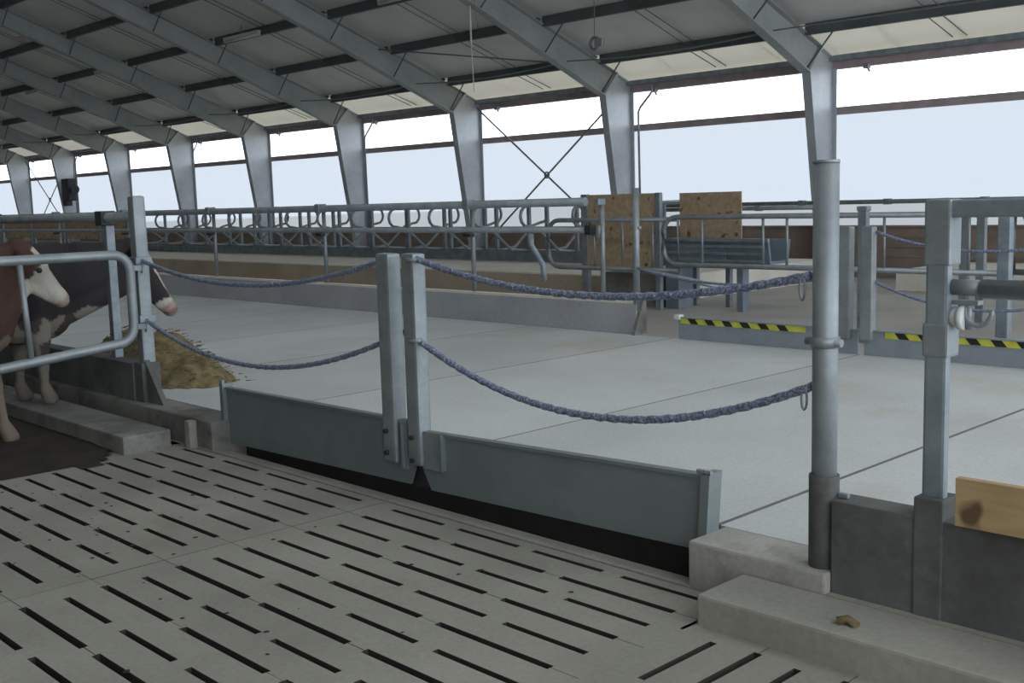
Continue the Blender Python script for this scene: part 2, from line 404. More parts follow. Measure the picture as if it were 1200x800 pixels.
# ================================================================== PORTAL FRAMES
def frame(x, label):
    t = thing('portal_frame', (x, YW, 0), label, 'steel frame', 'portal frames along the open side')
    # column: web, outer flange, tapered inner flange, knee stiffener
    zi = lambda z: 19.06-(z/3.85)*.60
    bm = BM(); prism(bm, [(YW-.01, 0), (zi(0), 0), (zi(3.85), 3.85), (18.88, 4.27), (YW-.01, 4.09)], 'x', x-.007, x+.007)
    box(bm, x-.09, x+.09, YW-.015, YW+.005, 0, 4.12)
    prism(bm, [(zi(0)-.015, 0), (zi(0)+.004, 0), (zi(3.85)+.004, 3.86), (zi(3.85)-.015, 3.85)], 'x', x-.09, x+.09)
    prism(bm, [(18.45, 3.83), (18.47, 3.83), (18.90, 4.27), (18.88, 4.30)], 'x', x-.09, x+.09)
    prism(bm, [(18.88, 4.27), (YW, 4.07), (YW, 4.09), (18.88, 4.29)], 'x', x-.09, x+.09)
    obj('column', bm, 'frame', t)
    bot = lambda y: 3.83+(18.45-y)*.41 if y > 15 else 3.83+3.45*.41+(15-y)*.385
    bm = BM(); ys = [18.44, 15, 6.3]
    prism(bm, [(ys[0], bot(ys[0])), (15, bot(15)), (6.3, bot(6.3)), (6.3, rz(6.3)), (18.88, rz(18.88)-.01)], 'x', x-.006, x+.006)
    prism(bm, [(18.44, bot(18.44)), (15, bot(15)), (6.3, bot(6.3)), (6.3, bot(6.3)-.02), (15, bot(15)-.02), (18.42, bot(18.44)-.02)], 'x', x-.10, x+.10)
    prism(bm, [(18.88, rz(18.88)), (6.3, rz(6.3)), (6.3, rz(6.3)+.015), (18.88, rz(18.88)+.015)], 'x', x-.10, x+.10)
    prism(bm, [(18.42, 3.85), (18.44, 3.83), (18.87, 4.28), (18.85, 4.30)], 'x', x-.09, x+.09)
    obj('rafter', bm, 'raf', t)
    for y in py[1:7]:
        bm = BM(); tube(bm, [(x+.07, y, bot(y) if y < 18.4 else 3.86), (x+.62, y, rz(y))], .016, 6)
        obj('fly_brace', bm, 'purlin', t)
    bm = BM(); box(bm, x-.15, x+.15, 18.98, YW+.03, -.02, .02); obj('base_plate', bm, 'frame', t)
    return t
def frlab(i): return 'grey steel column and rafter, %s from the right along the open side' % (['first', 'second', 'third', 'fourth', 'fifth', 'sixth', 'seventh', 'eighth', 'ninth', 'tenth', 'eleventh'][i])
F0 = frame(XCOL[0], frlab(0))
for i in range(1, 11): copy_tree(F0, (XCOL[i]-XCOL[0], 0, 0), frlab(i))
# wind bracing crosses
def cross(k, label):
    xa, xb = XCOL[k+1], XCOL[k]
    t = thing('cross_brace', ((xa+xb)/2, 19.22, 2.2), label, 'brace', 'wind bracing crosses')
    for p, q in (((xa+.1, 19.22, 3.95), (xb-.1, 19.22, .45)), ((xb-.1, 19.25, 3.95), (xa+.1, 19.25, .45))):
        obj('rod', tube(BM(), [p, q], .022, 6), 'rod', t)
    bm = BM(); tube(bm, [((xa+xb)/2+.07*math.cos(a), 19.235, 2.2+.07*math.sin(a)) for a in [i*PI/5 for i in range(10)]], .02, 6, True)
    obj('ring', bm, 'rod', t)
cross(1, 'steel rod wind brace crossing behind the wooden board, centre of the photo')
cross(7, 'small distant steel rod wind brace crossing near the left edge')
# roof brace
bm = BM(); tube(bm, [(XCOL[2]+.1, 16.2, rz(16.2)-.1), (XCOL[1]-.1, 18.2, rz(18.2)-.1)], .018, 6)
obj('roof_brace', bm, 'rod', None, 'thin diagonal rod under the roof between second and third rafters', 'rod')
# long cable below the rafters
bm = BM(); pts = []
for b in range(len(XCOL)-1):
    for i in range(6):
        u = i/6; pts.append((XCOL[b]-4.97*u, 17.35, 4.47-.10*4*u*(1-u)))
pts.append((XCOL[-1], 17.35, 4.47)); pts = [(XCOL[0]+9.9, 17.35, 4.47), (XCOL[0]+4.97, 17.35, 4.45)]+pts
obj('cable', tube(bm, pts, .014, 5), 'rod', None, 'thin cable strung lengthways beneath the rafters of the roof', 'cable')
# curtain winch pipes
wl = ['right of the second column from the right', 'right of the fourth column from the right', 'right of the sixth column from the right', 'right of the eighth column from the right']
for n_, k in enumerate((1, 3, 5, 7)):
    x = XCOL[k]+.42
    bm = BM(); tube(bm, [(x+.38, 19.15, 4.0), (x+.38, 19.15, 3.86), (x+.30, 19.15, 3.78), (x+.05, 19.15, 3.55), (x, 19.15, 3.46), (x, 19.15, 3.1), (x+.02, 19.15, 1.0)], .024, 6)
    obj('crank_pipe', bm, 'galv', None, 'bent thin crank pipe hanging from the eave '+wl[n_], 'pipe', 'crank pipes')
for k in range(0, 9):
    x = XCOL[k]+.75
    bm = BM(); box(bm, x-.05, x+.05, 19.25, 19.36, 3.86, 3.95); tube(bm, [(x, 19.30, 3.9), (x+.06, 19.30, 3.80)], .02, 6)
    obj('pulley', bm, 'galv_dark', None, 'tiny pulley bracket under the eave beam, %s bay from the right' % (['first', 'second', 'third', 'fourth', 'fifth', 'sixth', 'seventh', 'eighth', 'ninth'][k]), 'pulley', 'eave pulleys')
# fan/speaker box on far column
t = thing('loudspeaker', (-45.4, 18.75, 2.35), 'dark box with a spout mounted on a distant left column', 'box')
obj('housing', box(BM(), -45.7, -45.05, 18.65, 19.0, 2.1, 3.0, .04), 'black', t)
obj('spout', tube(BM(), [(-45.05, 18.8, 2.55), (-44.7, 18.8, 2.55)], .12, 10, rf=lambda u: .08+.1*u), 'black', t)
obj('bracket', box(BM(), -45.95, -45.55, 18.75, 19.0, 1.9, 2.15), 'black', t)
# fluorescent tubes under the purlins
for x, y, s in ((-18.05, 14.60, 'third rafter, touching the top edge'), (-24.4, 14.65, 'fourth rafter'), (-32.1, 14.72, 'fifth rafter'), (-37.95, 14.9, 'sixth rafter'), (-32.0, 12.5, 'upper left corner')):
    z = rz(y)-.12
    t = thing('tube_light', (x, y, z), 'unlit white fluorescent tube light under the roof near the '+s, 'light', 'fluorescent lights')
    bm = BM(); box(bm, x-.8, x+.8, y-.05, y+.05, z+.03, z+.09, .01); obj('housing', bm, 'white', t)
    obj('tube', tube(BM(), [(x-.76, y, z), (x+.76, y, z)], .04, 10), 'white', t)
    for s_ in (-.78, .78): obj('end_cap', box(BM(), x+s_-.02, x+s_+.02, y-.04, y+.04, z-.035, z+.04), 'white', t)
    obj('hanger', tube(BM(), [(x, y, z+.09), (x, y, z+.3)], .01, 5), 'rod', t)
# hanging hook ring
t = thing('pulley_hook', (-13.0, 14.7, 4.25), 'small ring shaped pulley hanging on a wire above the second rafter', 'pulley')
obj('wire', tube(BM(), [(-13.0, 14.7, 4.4), (-12.98, 14.7, rz(14.7))], .008, 5), 'rod', t)
obj('wheel', tube(BM(), [(-13.0+.10*math.cos(i*PI/6), 14.7, 4.27+.10*math.sin(i*PI/6)) for i in range(12)], .028, 6, True), 'rod', t)
obj('block', box(BM(), -12.98, -12.80, 14.66, 14.74, 4.20, 4.34, .02), 'galv', t)
# hanging conduit
t = thing('conduit', (-16.15, 14.7, 3.7), 'thin pale vertical conduit hanging from the roof by the third column', 'pipe')
obj('pipe', tube(BM(), [(-16.15, 14.7, 4.55), (-16.17, 14.7, 5.85)], .018, 8), 'white', t)
obj('wire', tube(BM(), [(-16.11, 14.7, 3.72), (-16.14, 14.7, 4.2), (-16.15, 14.7, 4.56)], .010, 6), 'white', t)
obj('wire', tube(BM(), [(-15.95, 14.7, 4.9), (-16.02, 14.7, 5.3), (-16.0, 14.7, 5.8)], .007, 6), 'rod', t)

# ================================================================== NEAR GATE (two leaves)
def post_channel(bm, x0, x1, y0, y1, z0, z1, bev=.014):
    box(bm, x0, x1, y0, y1, z0, z1, bev)
# right leaf
tR = thing('gate_leaf', (-4.7, 3.82, 0), 'right galvanised gate leaf with solid low panel and tall inner post', 'gate', 'gate leaves of the near gateway')
bm = BM(); prism(bm, [(-4.62, .07), (-2.80, .115), (-2.775, .455), (-4.72, .395), (-4.72, .24)], 'y', 3.80, 3.815)
obj('panel', bm, 'sheet', tR)
bm = BM(); prism(bm, [(-4.72, .38), (-2.775, .44), (-2.775, .457), (-4.72, .397)], 'y', 3.785, 3.83); obj('top_edge', bm, 'sheet', tR)
bm = BM(); prism(bm, [(-2.80, .11), (-2.755, .112), (-2.73, .47), (-2.775, .468)], 'y', 3.77, 3.86)
obj('end_flange', bm, 'sheet', tR)
bm = BM()
for k in range(4): box(bm, -2.80+.02*k, -2.787+.02*k, 3.77, 3.79, .463, .482)
obj('hook', bm, 'galv_dark', tR)
obj('post', box(BM(), -4.765, -4.655, 3.76, 3.85, .20, 1.375, .018), 'galv', tR)
obj('hinge_plate', box(BM(), -4.66, -4.50, 3.782, 3.80, .19, .40, .004), 'galv', tR)
obj('stiffener', box(BM(), -4.505, -4.485, 3.765, 3.80, .20, .40), 'sheet', tR)
for z in (.36, .23): obj('bolt', tube(BM(), [(-4.72, 3.765, z), (-4.72, 3.745, z)], .014, 8), 'black', tR)
# left leaf
tL = thing('gate_leaf', (-4.9, 3.82, 0), 'left galvanised gate leaf with solid low panel and tall inner post', 'gate', 'gate leaves of the near gateway')
bm = BM(); prism(bm, [(-6.80, .035), (-4.80, .075), (-4.74, .22), (-4.74, .44), (-6.80, .425)], 'y', 3.80, 3.815)
obj('panel', bm, 'sheet', tL)
bm = BM(); prism(bm, [(-6.80, .41), (-4.74, .425), (-4.74, .442), (-6.80, .427)], 'y', 3.785, 3.83); obj('top_edge', bm, 'sheet', tL)
obj('end_flange', box(BM(), -6.835, -6.795, 3.77, 3.85, .035, .45), 'sheet', tL)
bm = BM()
for k in range(2): box(bm, -6.83+.02*k, -6.817+.02*k, 3.77, 3.79, .45, .475)
obj('hook', bm, 'galv_dark', tL)
obj('post', box(BM(), -4.985, -4.87, 3.755, 3.85, .19, 1.372, .018), 'galv', tL)
obj('latch_plate', box(BM(), -4.86, -4.80, 3.782, 3.80, .16, .44, .004), 'galv', tL)
obj('latch_bar', box(BM(), -4.83, -4.815, 3.765, 3.78, .17, .42), 'galv_dark', tL)
for z in (.37, .245): obj('bolt', tube(BM(), [(-4.94, 3.76, z), (-4.94, 3.735, z)], .014, 8), 'black', tL)
obj('bolt', box(BM(), -4.80, -4.70, 3.83, 3.87, .06, .20), 'black', None, 'dark block filling the gap between the two gate leaves at floor level', 'stop').name = 'gate_gap_block'  # black block filling the gap between the leaf ends

def rope(p, q, sag, label, r=.0145, grp='blue ropes of the near gateway', amp=.0022, side=1):
    P = Vector(p); Q = Vector(q); n = 90
    t = thing('rope', tuple(P), label, 'rope', grp)
    pts = []
    for i in range(n+1):
        u = i/n; v = P.lerp(Q, u); v.z -= sag*4*u*(1-u); pts.append(v)
    bm = BM(); tube(bm, pts, r, 8, rf=lambda u: r+amp*math.sin(u*n*2.1))
    # second strand spiralling round the first
    L = (Q-P).length
    st = []
    for i in range(n*4+1):
        u = i/(n*4); v = P.lerp(Q, u); v.z -= sag*4*u*(1-u); a = u*L/.09*2*PI
        st.append(v+Vector((.0, r*.62*math.cos(a), r*.62*math.sin(a))))
    tube(bm, st, r*.55, 6)
    obj('cord', bm, 'rope', t)
    # eye hook and snap ring at the fixed end
    E = Q if side == 1 else P
    d = -1 if side == 1 else 1
    bm = BM(); tube(bm, [E+Vector((d*.0, 0, 0)), E+Vector((-d*.06, 0, .0))], .010, 8); obj('eye_bolt', bm, 'galv', t)
    bm = BM(); c = E+Vector((d*.03, -.01, -.03))
    tube(bm, [c+Vector((.012*math.cos(a), 0, .045*math.sin(a)-.02)) for a in [i*PI/6 for i in range(12)]], .005, 6, True)
    obj('snap_ring', bm, 'galv', t)
    return t
rope((-4.66, 3.79, 1.345), (-2.235, 3.74, 1.33), .135, 'upper blue rope from the right gate leaf post to the tall tube post', .017)
rope((-4.66, 3.79, .90), (-2.225, 3.74, .905), .262, 'lower blue rope from the right gate leaf post to the tall tube post', .017)
rope((-7.95, 3.80, 1.275), (-4.985, 3.79, 1.325), .16, 'upper blue rope from the left gate leaf post to the cow side post', .0155, side=0)
rope((-7.95, 3.80, .83), (-4.985, 3.79, .87), .245, 'lower blue rope from the left gate leaf post to the cow side post', .0155, side=0)
bm = BM()
for z in (1.34, .9): tube(bm, [(-4.70, 3.752, z), (-4.64, 3.79, z)], .016, 8)
obj('rope_pin', bm, 'galv', tR)

# tall round posts
t = thing('tube_post', (-2.175, 3.74, .2), 'tall round galvanised post standing at the right end of the gateway', 'post')
obj('tube', tube(BM(), [(-2.175, 3.745, .2), (-2.175, 3.745, 1.75)], .048, 20), 'galv', t)
obj('cap', tube(BM(), [(-2.175, 3.745, 1.75), (-2.175, 3.745, 1.762)], .050, 20), 'galv_dark', t)
obj('sleeve', tube(BM(), [(-2.175, 3.745, .12), (-2.175, 3.745, .565)], .058, 20), 'wallc', t)
bm = BM(); tube(bm, [(-2.175, 3.745, 1.06), (-2.175, 3.745, 1.10)], .055, 20); tube(bm, [(-2.25, 3.735, 1.08), (-2.10, 3.735, 1.08)], .016, 8)
obj('clamp', bm, 'galv', t)
obj('hinge_foot', box(BM(), -2.11, -2.07, 3.735, 3.755, .487, .505, .003), 'galv_dark', t)
t = thing('tube_post', (-7.98, 3.8, 0), 'tall grey post beside the cow heads at the left end of the gateway', 'post')
obj('tube', box(BM(), -8.03, -7.93, 3.76, 3.86, .2, 1.755, .02), 'galv', t)
obj('sleeve', box(BM(), -8.05, -7.91, 3.73, 3.88, .15, .50, .01), 'wallc', t)
bm = BM(); prism(bm, [(-7.92, .2), (-7.66, .2), (-7.92, .52)], 'y', 3.76, 3.80); obj('gusset', bm, 'wallc', t)
obj('clamp', box(BM(), -8.045, -7.915, 3.745, 3.875, 1.24, 1.30, .01), 'galv_dark', t)
obj('clamp', box(BM(), -8.045, -7.915, 3.745, 3.875, .80, .86, .01), 'galv_dark', t)

# ---- near feed fence, right part
t = thing('feed_fence', (-1.75, 3.8, .15), 'near feed fence at the right edge with square post and thick top beam', 'fence')
obj('post', box(BM(), -1.772, -1.690, 3.715, 3.757, .15, 1.60, .012), 'galv_dark', t, 'dark grey square post')
obj('post_head', box(BM(), -1.777, -1.684, 3.710, 3.803, 1.38, 1.608, .008), 'galv', t)
obj('post_sleeve', box(BM(), -1.785, -1.677, 3.683, 3.815, -.05, .56, .008), 'wallc', t)
obj('clamp', box(BM(), -1.778, -1.684, 3.709, 3.804, 1.06, 1.18, .01), 'galv', t)
obj('top_beam', box(BM(), -1.69, 3.0, 3.722, 3.79, 1.545, 1.605, .008), 'galv_dark', t)
obj('lower_pipe', tube(BM(), [(-1.69, 3.757, 1.305), (-1.585, 3.757, 1.305)], .028, 14), 'galv', t)
obj('pipe_sleeve', tube(BM(), [(-1.59, 3.757, 1.302), (3.0, 3.757, 1.302)], .034, 14), 'galv', t)
bm = BM(); tube(bm, [(-1.665, 3.757, 1.20), (-1.645, 3.757, 1.20)], .042, 18); tube(bm, [(-1.69, 3.757, 1.20), (-1.665, 3.757, 1.20)], .034, 18)
obj('winch_wheel', bm, 'white', t, 'pale winch wheel')
obj('winch_strap', tube(BM(), [(-1.60+.045*math.cos(a), 3.757, 1.225+.05*math.sin(a)) for a in [PI*.9+i*PI*1.15/10 for i in range(11)]], .009, 8), 'galv_dark', t)
obj('winch_strap', tube(BM(), [(-1.635, 3.76, 1.16), (-1.635, 3.76, 1.26)], .010, 8), 'galv', t)
obj('winch_plate', box(BM(), -1.695, -1.60, 3.75, 3.79, 1.245, 1.26), 'galv', t)
# pine plank resting on the wall
obj('plank', box(BM(), -1.622, 3.0, 3.655, 3.689, .490, .660, .004), 'plank', None, 'raw pine board with a knot fixed along the dark right wall', 'board')

# ---- near feed fence, left part
t = thing('feed_fence', (-8.5, 3.8, .2), 'near feed fence rail above the cows at the left', 'fence')
obj('top_rail', tube(BM(), [(-16, 3.8, 1.585), (-8.03, 3.8, 1.60)], .036, 12), 'galv', t)
obj('post', box(BM(), -8.56, -8.49, 3.79, 3.86, .3, 1.62, .008), 'galv_dark', t)
obj('post', box(BM(), -11.06, -10.99, 3.79, 3.86, .3, 1.60, .008), 'galv_dark', t)
for x in (-8.525, -10.95): obj('clamp', box(BM(), x-.06, x+.06, 3.745, 3.865, 1.535, 1.65, .01), 'black', t)

# ---- cow gate with rounded corners, set along the barn
XG = -7.93
t = thing('cattle_gate', (XG, 3.7, .6), 'thick tubular gate with rounded corner in front of the cows', 'gate')
zt = lambda y: 1.325
zb = lambda y: .665-.085*(3.72-y)
yr = 3.70; r = .13; pts = [(XG, .9, zt(0)), (XG, 2.2, zt(0))]
pts += [(XG, a, b) for a, b in arc(yr-r, zt(0)-r, r, PI/2, 0, 6)]
pts += [(XG, a, b) for a, b in arc(yr-r, zb(yr)+r, r, 0, -PI/2+.09, 6)]
pts += [(XG, 2.2, zb(2.2)), (XG, .9, zb(.9))]
obj('tube_frame', tube(BM(), pts, .036, 14), 'galv', t)
for y in (2.93, 2.1, 1.3): obj('bar', tube(BM(), [(XG, y, zb(y)), (XG, y-.03, zt(y))], .022, 10), 'galv', t)
for z in (1.22, .78): obj('hinge', box(BM(), XG-.02, XG+.02, 3.70, 3.78, z-.02, z+.02), 'galv_dark', t)

# ================================================================== FAR FEED FENCE
Yf = 9.02
t = thing('feed_fence', (-12, Yf, .54), 'long two rail pipe fence standing on the far grey kerb', 'fence')
obj('top_rail', tube(BM(), [(-36, Yf, 1.57), (-8.15, Yf, 1.60)], .047, 12), 'galv', t)
obj('lower_rail', tube(BM(), [(-36, Yf, 1.27), (-8.08, Yf, 1.295)], .034, 12), 'galv', t)
for x in (-7.97, -10.06, -13.2, -16.3, -19.4, -22.5, -25.6, -28.7):
    obj('post', tube(BM(), [(x, Yf+.06, .53), (x, Yf+.06, 1.62)], .028, 10), 'galv', t)
for x in (-10.06, -13.2, -16.3, -19.4, -22.5):
    obj('clamp', box(BM(), x-.05, x+.05, Yf-.06, Yf+.08, 1.54, 1.66, .01), 'galv_dark', t)
    obj('clamp', box(BM(), x-.07, x+.07, Yf-.05, Yf+.03, 1.21, 1.25, .01), 'black', t)
obj('clamp', box(BM(), -8.0, -7.94, Yf-.03, Yf+.09, 1.56, 1.63, .01), 'galv_dark', t)
obj('end_fitting', box(BM(), -8.14, -8.04, Yf-.05, Yf+.05, 1.24, 1.35, .02), 'black', t)
obj('end_fitting', tube(BM(), [(-8.06, Yf, 1.24), (-7.97, Yf, 1.22), (-7.96, Yf, 1.34)], .018, 8), 'galv_dark', t)
obj('prop', tube(BM(), [(-9.0, Yf, 1.25), (-9.0, Yf, 1.12), (-8.82, Yf, .90), (-8.80, Yf, .72)], .033, 10), 'galv_dark', t)
t = thing('tube_post', (-7.45, Yf, .5), 'slim tall post at the end of the far kerb before the board', 'post')
obj('tube', tube(BM(), [(-7.45, Yf, .45), (-7.45, Yf, 1.73)], .036, 12), 'galv', t)
obj('ring', tube(BM(), [(-7.50, Yf, 1.32), (-7.39, Yf, 1.32)], .018, 8), 'galv', t)
# dark crow like scrap on the alley
bm = BM(); tube(bm, [(-9.7, 7.55, .21), (-9.6, 7.6, .235), (-9.5, 7.58, .215)], .022, 8); tube(bm, [(-9.52, 7.52, .21), (-9.46, 7.66, .215)], .018, 6)
obj('scrap', bm, 'black', None, 'small dark scrap lying on the feed alley left of the gate posts', 'debris')

# ================================================================== FAR GATEWAY with tape
def fargate(x0, x1, tx0, tx1, label, post_x):
    t = thing('gate_leaf', ((x0+x1)/2, 8.93, .2), label, 'gate', 'gate leaves of the far gateway')
    obj('panel', box(BM(), x0, x1, 8.92, 8.935, .205, .42), 'farpanel', t)
    obj('top_edge', box(BM(), x0, x1, 8.90, 8.96, .418, .43), 'farpanel', t)
    tp = obj('hazard_tape', box(BM(), tx0, tx1, 8.914, 8.921, .362, .424), 'yellow', t, 'yellow and black hazard tape')
    x = tx0+.08; k = 0
    while x < tx1-.18:
        bm = BM(); prism(bm, [(x, .422), (x+.09, .422), (x+.14, .364), (x+.05, .364)], 'y', 8.910, 8.9145)
        obj('stripe', bm, 'tapeblack', tp); x += .205
    obj('post', box(BM(), post_x-.055, post_x+.055, 8.86, 8.95, .34, 1.33, .012), 'galv', t)
    return t
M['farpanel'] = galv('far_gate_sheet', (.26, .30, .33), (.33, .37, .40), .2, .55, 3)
g1 = fargate(-6.83, -4.86, -6.80, -5.38, 'far left low gate leaf edged with hazard tape, left of tall tube post', -4.97)
g2 = fargate(-4.80, -2.75, -4.60, -2.75, 'far right low gate leaf edged with hazard tape behind the square post', -4.76)
obj('corner_cap', box(BM(), -6.86, -6.79, 8.88, 8.96, .40, .45, .01), 'white', g1, 'white corner cap')
t = thing('tube_post', (-3.66, 9.0, 0), 'distant hinge post near the right edge beyond the square post', 'post')
obj('tube', box(BM(), -3.75, -3.65, 9.13, 9.21, 0, 1.40, .01), 'galv_dark', t)
def frope(p, q, sag, label): 
    P = Vector(p); Q = Vector(q); pts = []
    for i in range(25):
        u = i/24; v = P.lerp(Q, u); v.z -= sag*4*u*(1-u); pts.append(v)
    obj('rope', tube(BM(), pts, .014, 6), 'rope', None, label, 'rope', 'ropes of the far gateway')
frope((-4.73, 8.93, 1.29), (-2.8, 8.93, 1.30), .17, 'upper distant rope sagging right from the far gate posts')
frope((-4.73, 8.93, .86), (-2.8, 8.93, .87), .22, 'lower distant rope sagging right from the far gate posts')
frope((-7.4, 8.98, .90), (-5.0, 8.93, .90), .13, 'distant rope sagging left from the far gate posts')

# ================================================================== CUBICLES BEYOND
bed = obj('cubicle_bed', box(BM(), -60, -10.6, 13.4, 18.2, 0, .40), 'cap', None, 'long raised sand coloured cubicle bed beyond the far feed fence', 'bed')
obj('riser', box(BM(), -60, -10.6, 13.36, 13.40, 0, .38), 'tan', bed, 'tan front face')
obj('cubicle_bed', box(BM(), -8.6, 6, 17.0, 19.3, 0, .33), 'cap', None, 'pale raised bed beyond the barred gate at the right', 'bed')
obj('beam', box(BM(), -60, -10.7, 15.72, 15.86, .401, .64), 'galv_dark', None, 'dark beam running along the middle of the far cubicle bed', 'beam')
def divider(x, d, label, grp):
    # d=-1: rear end towards the camera, +1: away
    yh = 15.79; t = thing('cubicle_divider', (x, yh, .4), label, 'divider', grp)
    f = lambda a: yh+d*a
    pts = [(x, f(.05), 1.52), (x, f(1.30), 1.53)]
    pts += [(x, f(1.32+.20*math.sin(a)), 1.33+.20*math.cos(a)) for a in [i*PI/6 for i in range(1, 6)]]
    pts += [(x, f(1.30), 1.14), (x, f(1.05), 1.08), (x, f(.52), .66), (x, f(.1), .62)]
    obj('loop', tube(BM(), pts, .030, 8), 'galv_dark', t)
    obj('head_post', box(BM(), x-.035, x+.035, f(.0)-.03, f(.0)+.03, .64, 1.55), 'galv_dark', t)
    return t
NUM = ['first', 'second', 'third', 'fourth', 'fifth', 'sixth', 'seventh', 'eighth', 'ninth', 'tenth', 'eleventh', 'twelfth', 'thirteenth', 'fourteenth', 'fifteenth']
dl = lambda r, k: 'curved steel stall divider in the %s row beyond the far fence, %s from the right' % (r, NUM[k])
D1 = divider(-11.9, -1, dl('front', 0), 'front row stall dividers')
D2 = divider(-12.4, 1, dl('back', 0), 'back row stall dividers')
for k in range(1, 15):
    copy_tree(D1, (-1.30*k, 0, 0), dl('front', k)); copy_tree(D2, (-1.45*k, 0, 0), dl('back', k))
# OSB boards
def board(x0, x1, y, z0, z1, label, posts=True, zp=0, back=0):
    t = thing('board_panel', ((x0+x1)/2, y, z0), label, 'board')
    obj('sheet', box(BM(), x0, x1, y, y+.02, z0, z1), 'osb', t)
    if back:
        for x in (x0+.25, x1-.25): obj('post', box(BM(), x-.04, x+.04, y+.02, y+.10, zp, z1-.05, .01), 'galv_dark', t)
    elif posts:
        obj('post', box(BM(), x0-.11, x0+.02, y-.02, y+.06, zp, z1+.01, .01), 'galv', t)
        obj('post', box(BM(), x1-.04, x1+.05, y-.015, y+.06, zp, z1+.005, .01), 'galv_dark', t)
    return t
board(-11.38, -10.02, 12.62, .57, 1.68, 'large upright chipboard panel behind the slim post, right of centre')
board(-10.22, -9.13, 13.4, .98, 1.67, 'smaller chipboard panel with overhanging top behind the barred gate', back=1)

bm = box(BM(), -11.3, -10.2, 12.9, 13.3, 0, .5); obj('stall_kerb', bm, 'kerbdark', None, 'dark stall kerb below the large chipboard panel', 'kerb')  # kerb end in shade, the shade painted as dark concrete
for i, x in enumerate((-30.5, -33.2, -35.9, -38.6, -41.3, -44.0)):
    board(x-2.4, x, 14.6, .80, 1.46, 'distant chipboard panel at the far left above the cows, %s from the right' % NUM[i], True, .4)
# water trough
t = thing('water_trough', (-9.1, 13.0, 0), 'blue grey steel water trough beyond the barred gate', 'trough')
bm = BM(); prism(bm, [(12.8, 1.0), (12.86, .68), (13.3, .68), (13.36, 1.0), (13.32, 1.0), (13.27, .72), (12.89, .72), (12.84, 1.0)], 'x', -9.0, -8.3)
obj('tub', bm, 'trough', t)
obj('rim', box(BM(), -10.0, -8.28, 12.77, 12.82, .98, 1.03, .01), 'galv', t)
obj('foot', box(BM(), -8.9, -8.8, 12.95, 13.1, 0, .68), 'trough', t)
obj('tank', box(BM(), -10.1, -9.0, 12.82, 13.25, .66, 1.02, .02), 'trough', t)
for k in range(3): obj('band', box(BM(), -10.11, -8.4, 12.79, 12.82, .70+.1*k, .735+.1*k), 'galv_dark' if k % 2 else 'galv', t)
for x in (-9.95,): obj('leg', box(BM(), x-.12, x+.12, 12.85, 13.2, .0, .66, .01), 'trough', t)
# barred gates
def barred(x0, x1, y, z0, z1, bars, label, rL=True, rR=False, rr=.022):
    t = thing('barred_gate', ((x0+x1)/2, y, z0), label, 'gate', 'barred gates across the passage')
    r = .22; pts = []
    if rL: pts += [(a, y, b) for a, b in arc(x0+r, z1-r, r, PI, PI/2, 5)][::1]
    else: pts += [(x0, y, z1)]
    pts += [(x1, y, z1)]
    low = [(x1, y, z0)]
    if rL: low += [(a, y, b) for a, b in arc(x0+r, z0+r, r, -PI/2, -PI, 5)]
    else: low += [(x0, y, z0)]
    obj('tube_frame', tube(BM(), pts+low, rr+.012, 8, True), 'galv', t)
    n = len(bars)
    for bx in bars: obj('bar', tube(BM(), [(bx, y, z0), (bx, y, z1)], rr*.8, 8), 'galv', t)
    return t
barred(-9.55, -4.9, 12.15, .70, 1.345, [-8.9, -7.95, -7.6, -6.95, -6.3, -5.75, -5.3], 'long barred tube gate with rounded left corners behind the tall tube post')
barred(-11.95, -9.45, 12.35, .60, 1.31, [-11.0, -10.45, -9.9], 'barred tube gate with rounded left corners before the large chipboard panel')
barred(-4.8, -1.0, 12.15, .72, 1.345, [-4.4, -3.9, -3.3, -2.6], 'barred tube gate at the right seen under the thick top beam', False)
obj('gate_post', box(BM(), -4.90, -4.82, 12.11, 12.19, 0, 1.36, .01), 'galv', None, 'short post between the two barred gates right of the far gate posts', 'post')
# strut from slim post to the floor
obj('strut', tube(BM(), [(-7.42, 9.05, .88), (-7.05, 9.3, .78), (-6.72, 9.5, .68)], .026, 8), 'galv', None, 'short diagonal brace leaning from the slim post at kerb end', 'brace')
# rear rails and posts
for y, z, x0, x1, lb in ((16.2, 1.45, -13.8, -1.0, 'highest thin rail far behind the barred gates'), (16.0, 1.38, -13.0, -9.3, 'short second thin rail far behind the chipboard panels')):
    t = thing('rear_rail', ((x0+x1)/2, y, z), lb, 'rail')
    obj('tube', tube(BM(), [(x0, y, z), (x1, y, z)], .035, 8), 'galv', t)
    for k in range(int((x1-x0)/1.5)): obj('clamp', box(BM(), x0+.9+1.5*k, x0+1.0+1.5*k, y-.05, y+.05, z-.045, z+.045), 'galv_dark', t)
for x, y, z1, lb in ((-5.94, 11.0, 1.46, 'dark post just behind the pair of far gate posts'), (-5.72, 13.0, 1.32, 'left one of two pale posts seen under the thick beam'), (-5.52, 13.0, 1.32, 'right one of two pale posts seen under the thick beam'), (-8.4, 14.5, 1.40, 'thin post behind barred gate left of the tall tube post')):
    t = thing('short_post', (x, y, 0), lb, 'post')
    obj('tube', box(BM(), x-.05, x+.05, y-.04, y+.04, 0, z1, .01), 'galv_dark' if y < 12 else 'galv', t)
    obj('cap', box(BM(), x-.06, x+.06, y-.05, y+.05, z1-.04, z1+.01, .01), 'galv_dark', t)
